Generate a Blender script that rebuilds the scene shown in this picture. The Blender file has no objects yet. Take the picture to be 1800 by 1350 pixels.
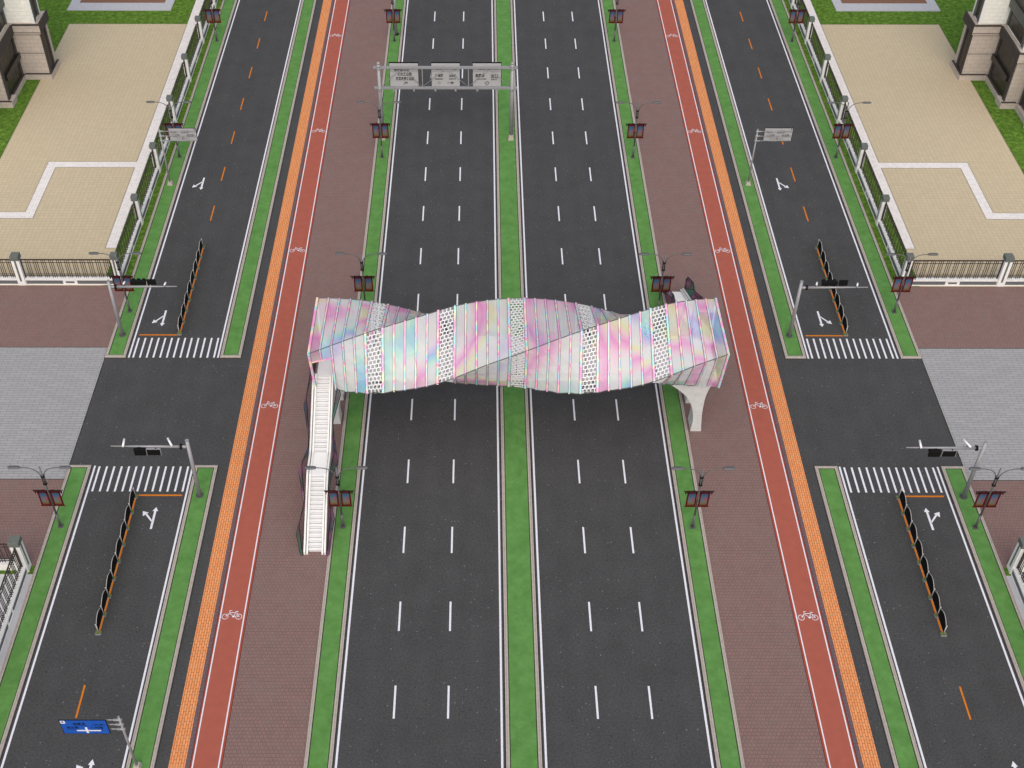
import bpy, math, random
from mathutils import Vector, Matrix
R = math.radians
random.seed(7)
scene = bpy.context.scene
COL = scene.collection

# ------------------------------------------------------------------ helpers
def lin(c):
    return tuple(((v/255)/12.92 if v/255 <= .04045 else ((v/255+.055)/1.055)**2.4) for v in c)

def tag(o, label=None, cat=None, group=None, kind=None):
    if label: o["label"] = label
    if cat: o["category"] = cat
    if group: o["group"] = group
    if kind: o["kind"] = kind
    return o

def empty(name, loc, rz=0, label=None, cat=None, group=None):
    o = bpy.data.objects.new(name, None); COL.objects.link(o)
    o.location = loc; o.rotation_euler = (0, 0, rz); o.empty_display_size = .3
    return tag(o, label, cat, group)

class MB:
    def __init__(s): s.v = []; s.f = []; s.sm = []
    def add(s, vs, fs, smooth=False):
        n = len(s.v); s.v += [tuple(p) for p in vs]
        for f in fs: s.f.append(tuple(i+n for i in f)); s.sm.append(smooth)
        return s
    def box(s, x0, x1, y0, y1, z0, z1):
        if x0 > x1: x0, x1 = x1, x0
        if y0 > y1: y0, y1 = y1, y0
        if z0 > z1: z0, z1 = z1, z0
        v = [(x0,y0,z0),(x1,y0,z0),(x1,y1,z0),(x0,y1,z0),(x0,y0,z1),(x1,y0,z1),(x1,y1,z1),(x0,y1,z1)]
        return s.add(v, [(0,3,2,1),(4,5,6,7),(0,1,5,4),(1,2,6,5),(2,3,7,6),(3,0,4,7)])
    def sheet(s, x0, x1, y0, y1, z):
        if x0 > x1: x0, x1 = x1, x0
        if y0 > y1: y0, y1 = y1, y0
        return s.add([(x0,y0,z),(x1,y0,z),(x1,y1,z),(x0,y1,z)], [(0,1,2,3)])
    def tube(s, pts, rad, n=10, cap=True, smooth=True):
        pts = [Vector(p) for p in pts]
        rads = rad if isinstance(rad, (list, tuple)) else [rad]*len(pts)
        vs = []; fs = []; prev = None
        for i, p in enumerate(pts):
            a = pts[max(i-1, 0)]; b = pts[min(i+1, len(pts)-1)]
            d = (b-a)
            if d.length < 1e-9: d = Vector((0,0,1))
            d.normalize()
            if prev is None:
                ref = Vector((0,0,1)) if abs(d.z) < .9 else Vector((1,0,0))
                u = d.cross(ref).normalized()
            else:
                u = (prev - d*prev.dot(d)).normalized()
            prev = u; w = d.cross(u)
            for k in range(n):
                t = 2*math.pi*(k+.5)/n
                vs.append(p + (u*math.cos(t)+w*math.sin(t))*rads[i])
        for i in range(len(pts)-1):
            for k in range(n):
                k2 = (k+1) % n
                fs.append((i*n+k, i*n+k2, (i+1)*n+k2, (i+1)*n+k))
        s.add(vs, fs, smooth and n > 5)
        if cap:
            m = len(s.v)-len(vs)
            s.f.append(tuple(m+k for k in range(n))[::-1]); s.sm.append(False)
            s.f.append(tuple(m+(len(pts)-1)*n+k for k in range(n))); s.sm.append(False)
        return s
    def cyl(s, x, y, z0, z1, r0, r1=None, n=16):
        return s.tube([(x,y,z0),(x,y,z1)], [r0, r0 if r1 is None else r1], n)
    def prism(s, poly, axis, a, b):
        """extrude a polygon; axis 'y': poly is (x,z); axis 'z': (x,y); axis 'x': (y,z)"""
        def m(p, t):
            return (p[0], t, p[1]) if axis == 'y' else ((p[0], p[1], t) if axis == 'z' else (t, p[0], p[1]))
        n = len(poly); vs = [m(p, a) for p in poly]+[m(p, b) for p in poly]
        fs = [tuple(range(n))[::-1], tuple(range(n, 2*n))]
        fs += [(i, (i+1) % n, n+(i+1) % n, n+i) for i in range(n)]
        return s.add(vs, fs)
    def build(s, name, mat, parent=None, bevel=0, solid=0):
        me = bpy.data.meshes.new(name); me.from_pydata(s.v, [], s.f)
        for p, sm in zip(me.polygons, s.sm): p.use_smooth = sm
        me.validate(); me.update()
        me.materials.append(mat)
        o = bpy.data.objects.new(name, me); COL.objects.link(o)
        if parent: o.parent = parent
        if solid:
            m = o.modifiers.new("s", 'SOLIDIFY'); m.thickness = solid; m.offset = 0
        if bevel:
            m = o.modifiers.new("b", 'BEVEL'); m.width = bevel; m.segments = 2; m.limit_method = 'ANGLE'
        return o

def children(o):
    return [c for c in bpy.data.objects if c.parent == o]
def copy_tree(o, kids, loc, label=None, rz=None):
    c = o.copy(); COL.objects.link(c); c.location = loc
    if rz is not None: c.rotation_euler = (0, 0, rz)
    if label: c["label"] = label
    for k, gk in kids:
        d = k.copy(); COL.objects.link(d); d.parent = c
        for g in gk:
            e = g.copy(); COL.objects.link(e); e.parent = d
    return c
def tree_of(o): return [(k, children(k)) for k in children(o)]

# ------------------------------------------------------------------ materials
class NT:
    def __init__(s, name):
        s.m = bpy.data.materials.new(name); s.m.use_nodes = True
        s.t = s.m.node_tree; s.n = s.t.nodes; s.l = s.t.links
        s.b = s.n["Principled BSDF"]; s.out = s.n["Material Output"]
        s.tc = s.n.new("ShaderNodeTexCoord")
    def new(s, t, **k):
        n = s.n.new(t)
        for a, b in k.items():
            if a.startswith("i_"): n.inputs[a[2:].replace("_", " ")].default_value = b
            else: setattr(n, a, b)
        return n
    def link(s, a, b): s.l.new(a, b)
    def noise(s, scale, detail=4, rough=.6, coord="Object", vec=None):
        n = s.new("ShaderNodeTexNoise"); n.inputs["Scale"].default_value = scale
        n.inputs["Detail"].default_value = detail; n.inputs["Roughness"].default_value = rough
        s.link(vec if vec else s.tc.outputs[coord], n.inputs["Vector"]); return n
    def ramp(s, fac, stops):
        r = s.new("ShaderNodeValToRGB"); el = r.color_ramp.elements
        while len(el) < len(stops): el.new(.5)
        for e, (p, c) in zip(el, stops): e.position = p; e.color = (*c, 1) if len(c) == 3 else c
        s.link(fac, r.inputs[0]); return r
    def mix(s, fac, a, b, mode='MIX'):
        m = s.new("ShaderNodeMix", data_type='RGBA', blend_type=mode)
        for sock, v in ((m.inputs[0], fac), (m.inputs[6], a), (m.inputs[7], b)):
            if hasattr(v, "is_output"): s.link(v, sock)
            elif isinstance(v, tuple): sock.default_value = (*v, 1)
            else: sock.default_value = v
        return m.outputs[2]
    def math(s, op, a, b=0.0, c=None):
        m = s.new("ShaderNodeMath", operation=op)
        for i, v in enumerate((a, b) if c is None else (a, b, c)):
            if hasattr(v, "is_output"): s.link(v, m.inputs[i])
            else: m.inputs[i].default_value = v
        return m.outputs[0]
    def xyz(s, coord="Object"):
        x = s.new("ShaderNodeSeparateXYZ"); s.link(s.tc.outputs[coord], x.inputs[0]); return x.outputs
    def base(s, c, rough=.8, metal=0, spec=.3):
        if hasattr(c, "is_output"): s.link(c, s.b.inputs["Base Color"])
        else: s.b.inputs["Base Color"].default_value = (*c, 1)
        s.b.inputs["Roughness"].default_value = rough; s.b.inputs["Metallic"].default_value = metal
        s.b.inputs["Specular IOR Level"].default_value = spec
        return s.m
    def bump(s, h, strength=.3, dist=.02):
        b = s.new("ShaderNodeBump"); b.inputs["Strength"].default_value = strength; b.inputs["Distance"].default_value = dist
        s.link(h, b.inputs["Height"]); s.link(b.outputs[0], s.b.inputs["Normal"])

def mottled(name, rgb, var=.12, scale=3, rough=.7, metal=0, spec=.3, bump=0):
    t = NT(name); c = lin(rgb); n = t.noise(scale, 5)
    a = tuple(v*(1-var) for v in c); b = tuple(min(1, v*(1+var)) for v in c)
    t.base(t.ramp(n.outputs[0], [(.3, a), (.7, b)]).outputs[0], rough, metal, spec)
    if bump: t.bump(n.outputs[0], bump)
    return t.m

def asphalt(name):
    t = NT(name)
    n1 = t.noise(6.5, 3, .75); n2 = t.noise(.35, 3, .6); n3 = t.noise(4.2, 1, .5)
    c = t.ramp(n1.outputs[0], [(.25, lin((52,52,53))), (.5, lin((70,70,70))), (.78, lin((83,83,83)))]).outputs[0]
    c = t.mix(.5, c, t.ramp(n2.outputs[0], [(.3, (.80,.80,.80)), (.7, (1.12,1.12,1.12))]).outputs[0], 'MULTIPLY')
    px = t.xyz()[0]          # faint wheel-polished bands along the lanes
    tr = t.math('MULTIPLY_ADD', t.math('SINE', t.math('MULTIPLY', px, 3.15)), .022, 1.0)
    tc = t.new("ShaderNodeCombineXYZ")
    for q in range(3): t.link(tr, tc.inputs[q])
    c = t.mix(1.0, c, tc.outputs[0], 'MULTIPLY')
    vor = t.new("ShaderNodeTexVoronoi"); vor.inputs["Scale"].default_value = 3.6; t.link(t.tc.outputs["Object"], vor.inputs["Vector"])
    wn = t.new("ShaderNodeSeparateColor"); t.link(vor.outputs["Color"], wn.inputs[0])
    spk = t.math('MULTIPLY', t.math('LESS_THAN', vor.outputs["Distance"], .17), t.math('GREATER_THAN', wn.outputs[0], .84))
    amp = t.math('MULTIPLY', spk, t.math('MULTIPLY', wn.outputs[1], .3))
    c = t.mix(amp, c, lin((205,205,200)))
    drk = t.math('MULTIPLY', t.math('LESS_THAN', vor.outputs["Distance"], .2), t.math('LESS_THAN', wn.outputs[0], .08))
    c = t.mix(t.math('MULTIPLY', drk, .6), c, lin((25,25,25)))
    t.bump(n1.outputs[0], .25, .01)
    return t.base(c, .9, 0, .25)

def pavers(name, c1, c2, cm, w, h, mort=.012, offset=.5, swap=False, patch=None, var=.1, pscale=.6, rough=.85, bumpy=.3):
    t = NT(name)
    x, y, z = t.xyz()
    cb = t.new("ShaderNodeCombineXYZ")
    t.link(y if swap else x, cb.inputs[0]); t.link(x if swap else y, cb.inputs[1])
    b = t.new("ShaderNodeTexBrick"); b.offset = offset; b.squash = 1
    b.inputs["Scale"].default_value = 1; b.inputs["Mortar Size"].default_value = mort
    b.inputs["Mortar Smooth"].default_value = .1
    b.inputs["Brick Width"].default_value = w; b.inputs["Row Height"].default_value = h
    b.inputs["Color1"].default_value = (*lin(c1), 1); b.inputs["Color2"].default_value = (*lin(c2), 1)
    b.inputs["Mortar"].default_value = (*lin(cm), 1)
    t.link(cb.outputs[0], b.inputs["Vector"])
    c = b.outputs[0]
    n = t.noise(pscale, 3, .55)
    if patch:
        c = t.mix(t.ramp(n.outputs[0], [(.42, (0,0,0)), (.62, (.25,.25,.25))]).outputs[0], c, lin(patch))
    n2 = t.noise(9, 3, .6)
    c = t.mix(1.0, c, t.ramp(n2.outputs[0], [(.25, (1-var,)*3), (.75, (1+var,)*3)]).outputs[0], 'MULTIPLY')
    inv = t.math('SUBTRACT', 1.0, b.outputs["Fac"])
    t.bump(inv, bumpy, .01)
    return t.base(c, rough, 0, .25)

def grassmat(name, dark, mid, light, s=2.2):
    t = NT(name); n = t.noise(s, 6, .75); n2 = t.noise(.8, 3, .6)
    c = t.ramp(n.outputs[0], [(.3, lin(dark)), (.5, lin(mid)), (.72, lin(light))]).outputs[0]
    c = t.mix(1.0, c, t.ramp(n2.outputs[0], [(.3, (.82,.85,.8)), (.7, (1.12,1.1,1.1))]).outputs[0], 'MULTIPLY')
    t.bump(n.outputs[0], .8, .06)
    return t.base(c, .95, 0, .1)

def iridescent(name, opaque, scale):
    t = NT(name)
    x, y, z = t.xyz()
    # film colour drifts along the bridge and round the section, with a jump at each sheet
    xs = t.math('ADD', x, 17.5); sec = t.math('FLOOR', t.math('DIVIDE', xs, 6.07))
    sheet = t.math('ADD', t.math('FLOOR', t.math('DIVIDE', t.math('SUBTRACT', xs, t.math('MULTIPLY', sec, 6.07)), .93)), t.math('MULTIPLY', sec, 8.0))
    h = t.math('FRACT', t.math('MULTIPLY', t.math('SINE', t.math('MULTIPLY', sheet, 12.9898)), 437.585))
    cb = t.new("ShaderNodeCombineXYZ")
    t.link(t.math('ADD', t.math('MULTIPLY', x, .22 if not opaque else .5), t.math('MULTIPLY', h, .35)), cb.inputs[0])
    q = .2 if not opaque else .7
    t.link(t.math('MULTIPLY', y, q), cb.inputs[1]); t.link(t.math('MULTIPLY', z, q), cb.inputs[2])
    n = t.noise(scale, 0, .3, vec=cb.outputs[0])
    f = t.math('FRACT', t.math('ADD', t.math('MULTIPLY', n.outputs[0], 2.1 if not opaque else 3.0), t.math('MULTIPLY', h, .42)))
    if opaque:
        st = [(0,(240,150,205)),(.14,(255,190,200)),(.25,(248,228,185)),(.38,(175,232,205)),(.5,(165,222,232)),(.62,(185,195,235)),(.74,(214,210,216)),(.86,(244,160,212)),(1,(240,150,205))]
    else:
        st = [(0,(250,162,222)),(.06,(252,194,228)),(.13,(250,222,232)),(.2,(238,242,240)),(.36,(238,242,240)),(.44,(196,246,228)),(.5,(166,226,246)),(.55,(168,202,250)),(.6,(212,202,246)),(.67,(240,240,243)),(.82,(240,243,236)),(.87,(243,246,188)),(.93,(252,214,224)),(1,(250,162,222))]
    c = t.ramp(f, [(p, lin(q)) for p, q in st]).outputs[0]
    t.base(c, .28, 0, .5)
    if not opaque:
        tr = t.new("ShaderNodeBsdfTransparent"); tr.inputs[0].default_value = (1,1,1,1)
        tl = t.new("ShaderNodeBsdfTranslucent"); t.link(c, tl.inputs[0])
        m1 = t.new("ShaderNodeMixShader"); m1.inputs[0].default_value = .15
        t.link(t.b.outputs[0], m1.inputs[1]); t.link(tl.outputs[0], m1.inputs[2])
        tint = t.new("ShaderNodeBsdfTransparent"); t.link(t.mix(.3, (1,1,1), c), tint.inputs[0])
        m2 = t.new("ShaderNodeMixShader"); m2.inputs[0].default_value = .47
        t.link(m1.outputs[0], m2.inputs[1]); t.link(tint.outputs[0], m2.inputs[2])
        t.link(m2.outputs[0], t.out.inputs[0])
    return t.m

def slats(name):
    t = NT(name); n = t.noise(.35, 1, .4)
    c = t.ramp(n.outputs[0], [(.3, lin((64,120,100))), (.42, lin((70,70,72))), (.52, lin((140,86,124))), (.62, lin((58,60,66))), (.72, lin((80,106,150)))]).outputs[0]
    return t.base(c, .45, .2, .5)

def banner_print():
    t = NT("banner_print"); x, y, z = t.xyz("Generated")
    n = t.noise(9, 3, .6, coord="Generated")
    f = t.math('ADD', z, t.math('MULTIPLY', t.math('SUBTRACT', n.outputs[0], .5), .28))
    c = t.ramp(f, [(.02, lin((66,24,22))), (.14, lin((104,80,48))), (.28, lin((100,96,84))), (.5, lin((90,98,108))), (.85, lin((52,82,110))), (1, lin((42,70,98)))]).outputs[0]
    return t.base(c, .5, 0, .3)

def wallstone(name, c, cm, w=1.1, h=.55):
    """ashlar blocks on vertical faces"""
    t = NT(name); x, y, z = t.xyz()
    cb = t.new("ShaderNodeCombineXYZ"); t.link(t.math('ADD', x, y), cb.inputs[0]); t.link(z, cb.inputs[1])
    b = t.new("ShaderNodeTexBrick"); b.inputs["Scale"].default_value = 1; b.inputs["Mortar Size"].default_value = .012
    b.inputs["Brick Width"].default_value = w; b.inputs["Row Height"].default_value = h
    l = lin(c); b.inputs["Color1"].default_value = (*[v*.97 for v in l], 1); b.inputs["Color2"].default_value = (*[min(1, v*1.04) for v in l], 1)
    b.inputs["Mortar"].default_value = (*lin(cm), 1); t.link(cb.outputs[0], b.inputs["Vector"])
    n = t.noise(2.5, 4)
    cc = t.mix(1.0, b.outputs[0], t.ramp(n.outputs[0], [(.3, (.94,)*3), (.7, (1.05,)*3)]).outputs[0], 'MULTIPLY')
    return t.base(cc, .8, 0, .25)

M = dict(
    asphalt=asphalt("asphalt"),
    brown=pavers("brown_pavers", (135,106,100), (125,102,97), (92,77,72), .3, .3, .016, patch=(126,111,106)),
    brownfine=pavers("dark_pavers", (112,92,94), (104,86,89), (78,64,64), .3, .3, .014),
    grey=pavers("grey_pavers", (152,152,152), (160,160,160), (92,92,92), 1.12, .31, .014, patch=(146,146,146)),
    beige=pavers("beige_tiles", (193,179,150), (187,173,145), (150,137,113), .5, .5, .012, offset=0, patch=(186,172,143), var=.05),
    white_tiles=pavers("white_tiles", (222,217,212), (208,203,200), (238,236,232), .32, .32, .014, offset=0, var=.05),
    tactile=pavers("tactile_paving", (232,154,100), (222,142,90), (158,102,56), .56, .193, .02, swap=True, var=.06, bumpy=1),
    tactjoint=mottled("tactile_joint", (196,150,112), .05, 3, .9),
    bike=mottled("bike_red", (161,87,71), .07, 1.3, .85),
    bike_edge=mottled("bike_edge_red", (160,68,52), .08, 2, .85),
    verge=grassmat("verge_turf", (87,131,66), (92,138,73), (99,143,80), 1.7),
    lawn=grassmat("lawn", (52,78,26), (84,116,42), (124,158,64), 1.9),
    kerb=mottled("kerb_stone", (172,163,153), .14, 5, .85, bump=.2),
    joint=mottled("dark_joint", (38,36,34), .2, 4, .9),
    white=mottled("white_paint", (222,222,228), .11, 7, .65),
    orange=mottled("orange_paint", (204,116,10), .08, 2, .6),
    concrete=mottled("pier_concrete", (196,196,194), .09, 1.8, .8, bump=.15),
    deck=mottled("deck_white", (232,232,230), .04, 1.2, .7),
    deckgrey=mottled("deck_grey", (200,202,202), .05, 2, .7),
    steel=mottled("grey_steel", (150,150,152), .06, 3, .45, .2, .5),
    steeldark=mottled("lamp_grey", (96,96,96), .1, 3, .5, .2, .5),
    black=mottled("black_paint", (14,14,14), .15, 5, .6, 0, .2),
    slat=slats("slat_metal"),
    red=mottled("banner_red", (82,8,13), .15, 5, .6, 0, .2),
    redblack=mottled("banner_roof", (46,12,14), .2, 5, .5, 0, .4),
    print=banner_print(),
    glyph=mottled("print_red", (170,60,62), .05, 2, .6),
    iri=iridescent("iridescent_film", False, .62),
    irirod=iridescent("iridescent_rod", True, .8),
    mesh=mottled("mesh_white", (224,225,224), .05, 2, .5),
    signblue=mottled("sign_blue", (30,84,176), .05, 1.2, .45),
    signgrey=mottled("sign_grey", (164,164,164), .03, 1.5, .5),
    ink=mottled("ink_black", (14,14,16), .1, 3, .6),
    post=mottled("barrier_white", (176,174,170), .06, 4, .55),
    olive=mottled("olive_block", (110,124,44), .1, 3, .7),
    baseblk=mottled("barrier_base", (92,98,90), .15, 4, .8),
    camwhite=mottled("camera_white", (232,232,232), .04, 4, .4, 0, .5),
    fencewhite=mottled("fence_white", (228,227,223), .05, 2.5, .7),
    cap=mottled("pillar_cap", (98,104,98), .12, 3, .75),
    granite=mottled("granite_dark", (100,100,102), .35, 9, .7),
    iron=mottled("fence_iron", (58,49,46), .2, 4, .5),
    pathgrey=mottled("path_concrete", (190,191,194), .05, 1.5, .85),
    planter=mottled("planter_granite", (176,177,182), .06, 2, .8),
    timber=pavers("timber_deck", (124,92,72), (134,100,80), (84,60,46), 3.0, .16, .012, var=.08),
    stone=wallstone("podium_stone", (184,173,162), (128,118,110)),
    stonewhite=wallstone("upper_stone", (236,237,228), (206,207,200), 1.0, .5),
    trim=mottled("dark_trim", (68,63,60), .08, 2, .75),  # edging colour darkened to paint in the shade of the street-facing sides
    trimgrey=mottled("grey_trim", (94,97,92), .08, 2, .75),
    windowdark=mottled("window_dark", (34,33,30), .2, 2, .35, 0, .5),
    bronze=mottled("window_lattice", (96,84,66), .1, 4, .5),
)

Y0, Y1 = -110, 190            # how far the streets are laid
ISN, ISS = 7.74, -6.46        # where the verges stop at the junction

def struct(name, mb, mat): return tag(mb.build(name, mat), kind="structure")

# ------------------------------------------------------------------ ground
struct("ground", MB().sheet(-900, 900, -700, 1500, -.06), M['lawn'])
struct("road", MB().sheet(-39.5, 39.5, Y0, Y1, 0), M['asphalt'])
for s in (1, -1):
    struct("pavement", MB().sheet(s*15.72, s*21.6, Y0, Y1, .008), M['brown'])
    struct("pavement", MB().sheet(s*23.84, s*24.21, Y0, Y1, .008), M['brownfine'])
    struct("tactile_path", MB().sheet(s*24.21, s*25.39, Y0, Y1, .008), M['tactile'])
    m = MB()
    for q in range(int((Y1-Y0)/1.2)): m.sheet(s*24.23, s*25.37, Y0+q*1.2, Y0+q*1.2+.045, .012)
    struct("tactile_joint", m, M['tactjoint'])
    struct("cycle_path", MB().sheet(s*21.86, s*23.63, Y0, Y1, .008), M['bike'])
    m = MB(); m.sheet(s*21.6, s*21.76, Y0, Y1, .008); m.sheet(s*23.73, s*23.84, Y0, Y1, .008)
    struct("cycle_path_edge", m, M['bike_edge'])
    m = MB(); m.sheet(s*21.76, s*21.86, Y0, Y1, .012); m.sheet(s*23.63, s*23.73, Y0, Y1, .012)
    struct("road_marking", m, M['white'])
    m = MB()
    for x in (21.58, 23.86): m.sheet(s*(x-.02), s*(x+.02), Y0, Y1, .0125)
    struct("path_joint", m, M['joint'])
    # frontage
    xo = 39.56
    struct("forecourt", MB().sheet(s*xo, s*120, -8.05, 9.23, .004), M['grey'])
    struct("pavement", MB().sheet(s*xo, s*120, 9.23, 18.8, .004), M['brown'])
    struct("pavement", MB().sheet(s*xo, s*120, -17.6, -8.05, .004), M['brown'])
    m = MB(); m.sheet(s*xo, s*120, 9.20, 9.26, .008); m.sheet(s*xo, s*120, -8.08, -8.02, .008)
    m.sheet(s*(xo-.03), s*(xo+.03), ISS, ISN, .008)
    struct("path_joint", m, M['joint'])
    struct("lawn", MB().sheet(s*xo, s*120, 18.8, 170, .004), M['lawn'])
    m = MB(); m.sheet(s*43.4, s*59.6, 25.17, 75.64, .012); m.sheet(s*42.25, s*120, 18.8, 25.17, .012)
    struct("plaza", m, M['beige'])
    m = MB(); m.sheet(s*42.22, s*43.4, 25.17, 140, .02); m.sheet(s*43.4, s*53.75, 40.58, 41.76, .02)
    m.sheet(s*52.63, s*53.75, 30.55, 40.58, .02); m.sheet(s*53.75, s*59.6, 30.55, 31.72, .02)
    struct("garden_path", m, M['white_tiles'])
    m = MB()
    for (a, b, c, d) in ((42.2,42.24,25.17,140),(43.38,43.42,25.17,40.58),(43.38,43.42,41.76,140),(43.4,53.75,41.74,41.78),(43.4,52.63,40.56,40.6),
                         (53.73,53.77,31.72,41.76),(52.61,52.65,30.55,40.56),(53.75,59.6,31.7,31.74),(52.63,59.6,30.53,30.57),(42.22,43.4,25.15,25.19),
                         (59.58,59.62,25.17,75.64),(43.4,59.6,75.62,75.66)):
        m.sheet(s*a, s*b, c, d, .024)
    struct("path_joint", m, M['joint'])
    struct("lawn", MB().sheet(s*xo, s*120, -18.45, -17.6, .004), M['lawn'])
    m = MB(); m.sheet(s*xo, s*42.3, -110, -18.45, .006)
    struct("garden_path", m, M['pathgrey'])
    struct("plaza", MB().sheet(s*42.3, s*120, -110, -18.45, .006), M['beige'])

# kerbed verges
def verge(x0, x1, y0, y1):
    if x0 > x1: x0, x1 = x1, x0
    W = .27
    prof = [(0,0),(0,.10),(.03,.13),(.13,.135),(.24,.135),(W,.12),(W,.06)]
    ring = lambda o, z: [(x0+o,y0+o,z),(x1-o,y0+o,z),(x1-o,y1-o,z),(x0+o,y1-o,z)]
    m = MB(); vs = []
    for o, z in prof: vs += ring(o, z)
    fs = []
    for i in range(len(prof)-1):
        for k in range(4):
            a = i*4+k; b = i*4+(k+1) % 4; fs.append((a, b, b+4, a+4))
    m.add(vs, fs); struct("kerb", m, M['kerb'])
    m = MB()
    for o, w, z in ((-.065, .065, .004), (W, .065, .084), (.115, .012, .137)):
        m.add(ring(o, z)+ring(o+w, z), [(k, (k+1) % 4, 4+(k+1) % 4, 4+k) for k in range(4)])
    struct("kerb_joint", m, M['joint'])
    return struct("verge", MB().sheet(x0+W, x1-W, y0+W, y1-W, .08), M['verge'])
verge(-1.29, 1.29, Y0, Y1)
for s in (1, -1):
    verge(s*13.71, s*15.73, Y0, Y1)
    for a, b in ((ISN, Y1), (Y0, ISS)):
        verge(s*26.38, s*28.39, a, b); verge(s*37.56, s*39.56, a, b)

# ------------------------------------------------------------------ markings
Z = .006
m = MB()
for s in (1, -1):
    m.sheet(s*1.49, s*1.65, Y0, Y1, Z); m.sheet(s*13.36, s*13.52, Y0, Y1, Z)
    for a, b in ((ISN, Y1), (Y0, ISS)):
        m.sheet(s*28.53, s*28.69, a, b, Z); m.sheet(s*37.18, s*37.34, a, b, Z)
struct("road_marking", m, M['white'])
m = MB()
for k in range(-10, 27):
    yy = 79.33-7.727*k
    for x in (-9.52, -5.52, 5.52, 9.52): m.sheet(x-.075, x+.075, yy-2.8, yy, Z)
struct("road_marking", m, M['white'])
m = MB()
for s in (1, -1):
    for i in range(13):
        x = 29.0+i*.653
        m.sheet(s*(x-.085), s*(x+.085), 7.76, 10.64, Z); m.sheet(s*(x-.085), s*(x+.085), -9.48, -6.54, Z)
struct("crosswalk", m, M['white'])
m = MB()
for s in (1, -1):
    m.sheet(s*32.84, s*33.0, 10.99, 25.4, Z); m.sheet(s*32.84, s*33.0, -24.3, -9.83, Z)
    for k in range(-10, 7):
        yy = 79.33-7.727*k; m.sheet(s*32.85, s*32.99, yy-2.8, yy, Z)
    for k in range(14, 20):
        yy = 79.33-7.727*k; m.sheet(s*32.85, s*32.99, yy-2.8, yy, Z)
m.sheet(-36.9, -33.0, 11.0, 11.17, Z); m.sheet(28.97, 32.84, 11.0, 11.17, Z)
m.sheet(-32.84, -28.95, -10.0, -9.83, Z); m.sheet(33.0, 36.89, -10.0, -9.83, Z)
struct("road_marking", m, M['orange'])
def arrow(x, yb, d, side):
    """straight-and-turn arrow, stem from yb, d = +1 pointing north / -1 south; side = x sign of the branch"""
    m = MB(); w = .095
    P = lambda u, v: (x+u, yb+d*v, Z)
    def poly(pts): 
        m.add([P(*p) for p in pts], [tuple(range(len(pts)))])
    poly([(-w,0),(w,0),(w,1.98),(-w,1.98)])
    poly([(-.24,1.98),(.24,1.98),(0,2.42)])
    a = side
    poly([(a*.02,.86),(a*.09,.74),(a*.78,1.60),(a*.66,1.72)])
    poly([(a*.52,1.80),(a*.96,1.40),(a*1.06,1.98)])
    return m
for (x, yb, d, sd) in ((-30.92,-13.68,1,-1),(-30.92,-37.4,1,-1),(34.97,-13.66,1,1),(34.97,-37.4,1,1),
                       (-34.95,14.83,-1,-1),(-34.98,38.5,-1,-1),(30.9,14.83,-1,1),(30.9,38.5,-1,1)):
    struct("lane_arrow", arrow(x, yb, d, sd), M['white'])
def bicycle(cx, cy):
    m = MB(); w = .024
    def seg(a, b, w=w):
        ax, ay = a; bx, by = b; L = math.hypot(bx-ax, by-ay); nx, ny = -(by-ay)/L*w, (bx-ax)/L*w
        m.add([(cx+ax+nx,cy+ay+ny,.0165),(cx+bx+nx,cy+by+ny,.0165),(cx+bx-nx,cy+by-ny,.0165),(cx+ax-nx,cy+ay-ny,.0165)], [(0,1,2,3)])
    def disc(c, r, ri):
        n = 20; vs = []
        for k in range(n):
            t = 2*math.pi*k/n
            vs += [(cx+c[0]+math.cos(t)*r, cy+c[1]+math.sin(t)*r*1.02, .0165), (cx+c[0]+math.cos(t)*ri, cy+c[1]+math.sin(t)*ri*1.02, .0165)]
        m.add(vs, [(2*k, (2*k+2) % (2*n), (2*k+3) % (2*n), 2*k+1) for k in range(n)])
    disc((-.56,-.2), .26, .215); disc((.52,-.2), .26, .215); disc((.1,-.17), .11, .0)
    seg((-.52,-.18), (-.26,.12), .04); seg((-.26,.12), (-.26,.36)); seg((-.29,.38), (-.07,.38)); seg((-.26,.18), (.28,.18), .03)
    seg((-.26,.1), (.06,-.12)); seg((.1,-.12), (.28,.2)); seg((.26,.2), (.31,.28)); seg((.22,.29), (.42,.29), .04)
    seg((.34,.14), (.46,-.14), .03); m.add([(cx+.35,cy-.2,.0165),(cx+.6,cy-.2,.0165),(cx+.47,cy-.02,.0165)], [(0,1,2)])
    return m
for s in (1, -1):
    for y in (-46.1, -22.4, 1.28, 24.95, 48.6, 72.5):
        struct("cycle_symbol", bicycle(s*22.74, y), M['white'])

# ------------------------------------------------------------------ lettering
def text(body, w, h, mat, parent, x, y, z, flip=False, bold=.0, name="lettering"):
    """flat lettering standing in an XZ plane, fitted to w x h, facing -Y"""
    cu = bpy.data.curves.new(name, 'FONT'); cu.body = body; cu.size = 1; cu.extrude = .004; cu.offset = bold; cu.resolution_u = 3
    o = bpy.data.objects.new(name, cu); COL.objects.link(o)
    dg = bpy.context.evaluated_depsgraph_get(); me = bpy.data.meshes.new_from_object(o.evaluated_get(dg))
    bpy.data.objects.remove(o)
    xs = [v.co.x for v in me.vertices]; ys = [v.co.y for v in me.vertices]
    if not xs: return None
    x0, x1, y0, y1 = min(xs), max(xs), min(ys), max(ys)
    for v in me.vertices:
        a = (v.co.x-x0)/(x1-x0)*w; b = (v.co.y-y0)/(y1-y0)*h
        if flip: a = w-a
        v.co = (x+a, y-v.co.z, z+b)
    me.materials.clear(); me.materials.append(mat)
    ob = bpy.data.objects.new(name, me); COL.objects.link(ob)
    if parent: ob.parent = parent
    return ob

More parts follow.
